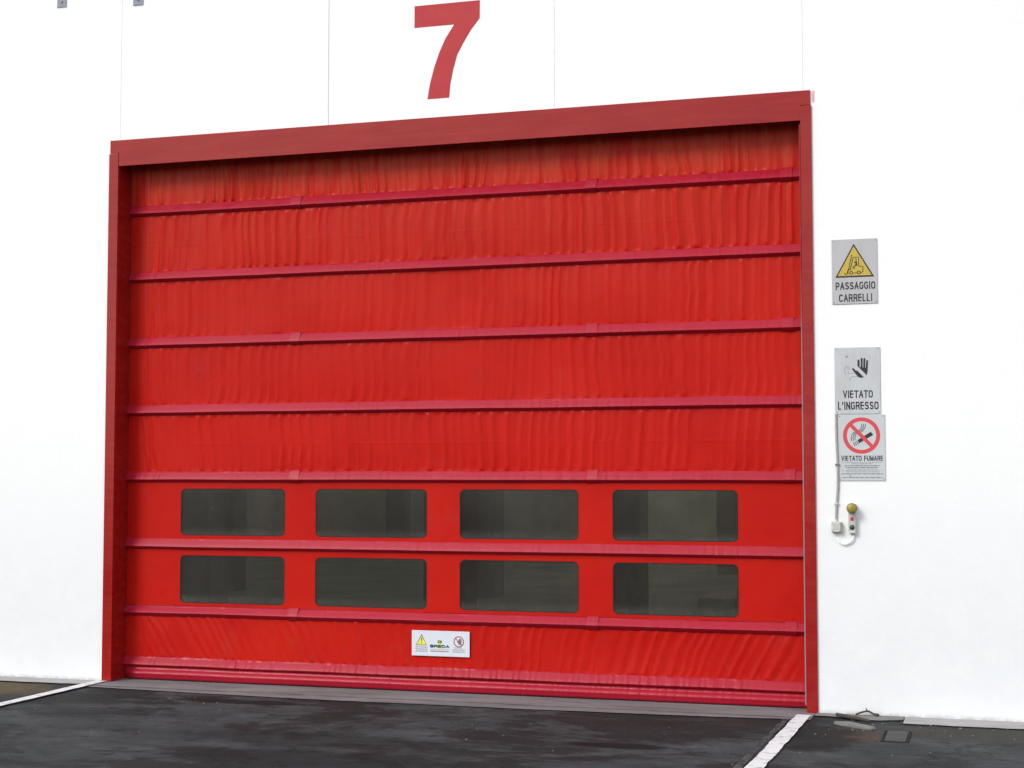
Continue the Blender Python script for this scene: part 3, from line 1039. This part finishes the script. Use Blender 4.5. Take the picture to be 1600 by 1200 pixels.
def addc(bm, loops, yy, dep=.0005):
    tmp = curve_mesh(loops, yy, dep); bm.from_mesh(tmp); bpy.data.meshes.remove(tmp)


palm = [(597, 420), (600, 335), (606, 322), (620, 320), (632, 330), (634, 345), (634, 432), (650, 442), (650, 305), (658, 295), (674, 295), (682, 305), (680, 445), (690, 445), (695, 308), (702, 297), (718, 299), (726, 312),
        (722, 445), (732, 445), (738, 340), (746, 328), (760, 330), (769, 342), (760, 480), (748, 556), (735, 556)]
addc(hm, [[px(*q) for q in palm]], y)
thumb = [(512, 470), (516, 456), (535, 454), (548, 466), (572, 492), (590, 490), (604, 500), (700, 596), (640, 604), (604, 586), (560, 536)]
addc(hm, [[px(*q) for q in thumb]], y)
bm_obj('hand_symbol', hm, INK, t2)
hd = bmesh.new()
arc = [(440 + 48 * math.cos(math.radians(a)), 487 + 58 * math.sin(math.radians(a))) for a in range(140, 341, 20)]
addc(hd, [poly_line([px(*q) for q in arc], .0026)], y)
addc(hd, [poly_line([px(*q) for q in [(425, 473), (488, 470)]], .0026)], y)
addc(hd, [poly_line([px(*q) for q in [(452, 500), (458, 528), (470, 536), (540, 530)]], .0026)], y)
addc(hd, [poly_line([px(*q) for q in [(470, 650), (474, 630), (510, 586), (600, 584)]], .0026)], y)
addc(hd, [poly_line([px(*q) for q in [(400, 548), (415, 540), (418, 525)]], .0026)], y)
bm_obj('head_outline', hd, INK_GREY, t2)
link_mesh('scratch_mark', curve_mesh([[px(404, 290), px(448, 248), px(440, 292)]], y, .0004), SIGN_RED, t2)
link_mesh('lettering', text_mesh('VIETATO', U(.180), U(.832), V(.762), V(.645), y, .0005), INK, t2)
link_mesh('lettering', text_mesh("L'INGRESSO", U(.066), U(.952), V(.938), V(.815), y, .0005), INK, t2)

# no-smoking sign
S3 = (5.5695, 5.877, 1.548, 1.9885)
t3, yb = sign_plate('no_smoking_sign', 'wall sign with a red ring over a cigarette, reading VIETATO FUMARE', *S3, PLATE_C, .003, 3)
U, V = uv(*S3)
y = yb - .0006
px = lambda a, b: (U((a - 190) / 735), V((b - 65) / 1040))
c = px(560, 397)
R0 = .121
smk = bmesh.new()
addc(smk, [[px(*q) for q in [(497, 468), (706, 338), (742, 388), (520, 518)]]], y)
for k in range(3):
    x_ = 424 + 26 * k
    addc(smk, [poly_line([px(x_ + 4, 506 - 12 * k), px(x_ + 34, 560 - 12 * k)], .0046)], y)
for k in range(3):
    d_ = 28 * k
    pts = [(408 + d_, 484 - 8 * k), (400 + d_, 440), (412 + d_, 385), (450 + d_ * .9, 345 + 6 * k), (500 + d_ * .3, 325 + 14 * k), (540 + d_ * .6, 302 + 14 * k), (562 + d_, 262), (568 + d_, 214)]
    sp = [(v.x, v.y) for v in spline([(a, b, 0) for a, b in pts], 5)]
    addc(smk, [poly_line([px(*q) for q in sp], .0042)], y)
bm_obj('cigarette_symbol', smk, INK, t3)
link_mesh('prohibition_ring', curve_mesh(ring(c[0], c[1], R0, R0 * .79, 64), y - .0002, .0006), SIGN_RED, t3)
a = px(392, 228); b = px(722, 568)
link_mesh('prohibition_bar', curve_mesh([bar2(*a, *b, .0235)], y - .0009, .0005), SIGN_RED, t3)
link_mesh('lettering', text_mesh('VIETATO FUMARE', U(.070), U(.955), V(.703), V(.622), y, .0005), INK, t3)
rows = [(.727, .010, .10, .92, INK_FAINT), (.744, .010, .30, .72, INK_FAINT), (.774, .014, .14, .88, INK_GREY), (.803, .014, .16, .85, INK_GREY), (.835, .008, .20, .85, INK_FAINT),
        (.846, .006, .07, .94, INK_FAINT), (.866, .010, .17, .87, INK_FAINT), (.897, .012, .07, .95, INK_GREY), (.927, .012, .235, .28, INK_GREY), (.953, .012, .09, .93, INK_GREY)]
for k, (v, h, a, b, m) in enumerate(rows):
    greek('small_print', a, b, v, h, m, t3, U, V, y, 950 + k, (.03, .11), .014)

# ------------------------------------------------------------------ cable, boxes, buttons
cd = thing('cable_conduit', 'grey plastic conduit running down the white wall to the junction box', 'conduit', (5.55, YW, 1.29))
bm = bmesh.new()
tube(bm, spline([(5.5600, YW - .010, 1.995), (5.5602, YW - .0098, 1.85), (5.566, YW - .0105, 1.66), (5.566, YW - .0105, 1.53), (5.561, YW - .010, 1.44), (5.555, YW - .010, 1.38), (5.551, YW - .010, 1.283)], 8), .0078, 12)
bm_obj('tube', bm, CONDUIT, cd, smooth=True)
for cz, cxx in ((1.655, 5.566), (1.395, 5.5565)):
    bm = bmesh.new()
    add_box(bm, cxx - .016, cxx + .012, YW - .0205, YW, cz - .006, cz + .006, .002, 2)
    bm_obj('clip', bm, LID_GREY if cz < 1.5 else SCREW, cd)

jb = thing('junction_box', 'small square grey plastic junction box below the cable conduit', 'junction box', (5.555, YW, 1.204))
box('housing', 5.5225, 5.5875, YW - .038, YW, 1.204, 1.276, BOX_GREY, jb, .005, 3)
box('lid', 5.5265, 5.5835, YW - .046, YW - .0385, 1.208, 1.272, LID_GREY, jb, .004, 3)
for sx in (5.533, 5.577):
    for sz in (1.2145, 1.2655):
        bm = bmesh.new()
        lathe_y(bm, sx, sz, [(0, YW - .0478), (.0030, YW - .0475), (.0034, YW - .0458)], 12)
        bm_obj('screw', bm, SCREW, jb)
bm = bmesh.new()
tube(bm, [(5.551, YW - .0105, 1.275), (5.551, YW - .0105, 1.292)], .0105, 14)
bm_obj('cable_gland', bm, LID_GREY, jb)
for k in range(3):
    box('knockout', 5.536 + k * .014, 5.544 + k * .014, YW - .0468, YW - .0455, 1.222, 1.258, BOX_GREY, jb, .001, 1)

cs = thing('push_button_station', 'narrow grey control with yellow mushroom head and red and green buttons', 'control box', (5.658, YW, 1.205))
box('housing', 5.6335, 5.6815, YW - .040, YW, 1.207, 1.395, BOX_GREY, cs, .005, 3)
bm = bmesh.new()
lathe_y(bm, 5.660, 1.366, [(.017, YW - .040), (.017, YW - .056), (.030, YW - .058), (.0345, YW - .063), (.0345, YW - .070), (.031, YW - .0745)], 32)
bm_obj('mushroom_collar', bm, DARK_PLASTIC, cs, smooth=True)
bm = bmesh.new()
lathe_y(bm, 5.660, 1.366, [(.0318, YW - .0735), (.0316, YW - .0775), (.0285, YW - .083), (.021, YW - .0872), (.010, YW - .0892), (0, YW - .0896)], 32)
bm_obj('mushroom_head', bm, MUSHROOM, cs, smooth=True)
for cz, m in ((1.300, BTN_RED), (1.240, BTN_GREEN)):
    bm = bmesh.new()
    lathe_y(bm, 5.6575, cz, [(.0165, YW - .0395), (.0165, YW - .0425), (.0145, YW - .0445), (.0128, YW - .0445)], 28)
    cl = bm_obj('button_collar', bm, LID_GREY if m is BTN_RED else DARK_PLASTIC, cs, smooth=True)
    bm = bmesh.new()
    lathe_y(bm, 5.6575, cz, [(.0125, YW - .041), (.0125, YW - .0475), (.0108, YW - .050), (0, YW - .0508)], 28)
    bm_obj('button', bm, m, cs, smooth=True)
box('lower_cap', 5.6355, 5.6795, YW - .0415, YW - .002, 1.2005, 1.2145, LID_GREY, cs, .003, 2)
bm = bmesh.new()
tube(bm, [(5.664, YW - .018, 1.202), (5.6645, YW - .018, 1.186)], .009, 14)
bm_obj('cable_gland', bm, CONDUIT, cs)

cb = bmesh.new()
tube(cb, spline([(5.6645, YW - .018, 1.190), (5.662, YW - .018, 1.166), (5.646, YW - .017, 1.144), (5.622, YW - .016, 1.130), (5.598, YW - .016, 1.126), (5.574, YW - .013, 1.140), (5.563, YW - .006, 1.156), (5.561, YW + .004, 1.163)], 8), .0055, 10)
tag(bm_obj('cable_loop', cb, WHITE_CABLE, None, (5.6645, YW, 1.19), smooth=True), 'short white cable curling from the button control into the wall', 'cable')

# plates high on the wall, cut by the top of the picture
for x0, x1, zb, lab in ((-.507, -.421, 5.306, 'small grey metal plate on the wall, further left of the two'), (.180, .269, 5.260, 'small grey metal plate on the wall, nearer the door')):
    t = thing('wall_bracket', lab, 'bracket', ((x0 + x1) / 2, YW, zb), 'grey plates high on the wall')
    box('plate', x0, x1, YW - .006, YW, zb, zb + .26, GALV, t, .0015, 1)
    for dz in (.045, .215):
        bm = bmesh.new()
        lathe_y(bm, (x0 + x1) / 2, zb + dz, [(0, YW - .013), (.009, YW - .0125), (.011, YW - .010), (.011, YW - .0055)], 6)
        bm_obj('bolt', bm, SCREW, t)

# ------------------------------------------------------------------ odds and ends at the foot of the right wall
bm = bmesh.new()
tube(bm, spline([(5.550, -.115, .022), (5.62, -.17, .020), (5.70, -.235, .019), (5.775, -.300, .017)], 6), [.011, .0115, .012, .0125, .013, .013, .013, .0125, .012, .0125, .0128, .012, .0115, .011, .0105, .0105, .010, .0095, .009], 8)
tag(bm_obj('stick', bm, BARK, None, (5.66, -.2, .01), smooth=True), 'straight dark stick lying on the ground at the foot of the right wall', 'stick')
tw = thing('twig', 'bent dark twig leaning on the foot of the right wall', 'twig', (5.74, -.02, .01))
bm = bmesh.new()
tube(bm, spline([(5.665, -.030, .014), (5.70, -.028, .028), (5.742, -.026, .038), (5.770, -.028, .027), (5.800, -.032, .013)], 6), .0062, 8)
bm_obj('stem', bm, BARK, tw, smooth=True)
bm = bmesh.new()
tube(bm, [(5.742, -.026, .037), (5.735, -.025, .048), (5.731, -.025, .060)], [.005, .004, .002], 6)
bm_obj('side_shoot', bm, BARK, tw, smooth=True)
bm = bmesh.new()
tube(bm, [(5.786, -.030, .021), (5.806, -.034, .016), (5.815, -.035, .012)], [.007, .012, .008], 8)
bm_obj('knot', bm, BARK, tw, smooth=True)


def chunk(name, pts, z0, h, mat, seed, label, cat, bev=.006):
    r = random.Random(seed)
    bm = bmesh.new()
    a = [bm.verts.new((x, y_, z0)) for x, y_ in pts]
    b = [bm.verts.new((x + r.uniform(-.004, .004), y_ + r.uniform(-.004, .004), z0 + h * r.uniform(.75, 1.1))) for x, y_ in pts]
    n = len(pts)
    bm.faces.new(list(reversed(a))); bm.faces.new(b)
    for i in range(n): bm.faces.new((a[i], a[(i + 1) % n], b[(i + 1) % n], b[i]))
    bmesh.ops.triangulate(bm, faces=[f for f in bm.faces if len(f.verts) > 4])
    bmesh.ops.bevel(bm, geom=[e for e in bm.edges if e.calc_face_angle(0) > .5], offset=bev, segments=2, affect='EDGES')
    cx = sum(p[0] for p in pts) / n; cy = sum(p[1] for p in pts) / n
    return tag(bm_obj(name, bm, mat, None, (cx, cy, z0)), label, cat)


chunk('concrete_piece', [(5.555, -.400), (5.60, -.455), (5.70, -.53), (5.80, -.575), (5.835, -.545), (5.76, -.455), (5.66, -.395), (5.59, -.370)], .001, .022, SLAB, 5,
      'flat pale piece of broken concrete below the stick by the right wall', 'rubble')
dc = thing('drain_cover', 'small square grey cover set in the asphalt by the right wall', 'drain cover', (5.96, -.76, 0))
bm = bmesh.new()
add_box(bm, 5.905, 6.030, -.945, -.585, -.02, .008, .004, 2)
bm_obj('lid', bm, IRON, dc)
bm = bmesh.new()
for q in ((5.885, 5.8985, -.965, -.565), (6.0365, 6.050, -.965, -.565), (5.899, 6.036, -.965, -.9515), (5.899, 6.036, -.5785, -.565)):
    add_box(bm, *q, -.02, .006, .002, 1)
bm_obj('rim', bm, RIM, dc)

# loose grit: too small to count
bm = bmesh.new()
r = random.Random(4)
for k in range(130):
    if r.random() < .55:
        x = r.uniform(5.45, 6.9); y_ = -.18 - abs(r.gauss(0, .35))
    else:
        x = r.uniform(-.9, 6.9); y_ = -.35 - abs(r.gauss(0, 1.0))
    s = r.uniform(.0025, .0075) * (1.5 if r.random() < .08 else 1)
    vs = bmesh.ops.create_icosphere(bm, subdivisions=1, radius=s)['verts']
    for v in vs:
        v.co = Vector((v.co.x * r.uniform(.8, 1.4) + x, v.co.y * r.uniform(.8, 1.3) + y_, v.co.z * .7 + s * .5))
tag(bm_obj('loose_grit', bm, PEBBLE), 'loose grit and small pebbles scattered over the dark asphalt', 'grit', kind='stuff')
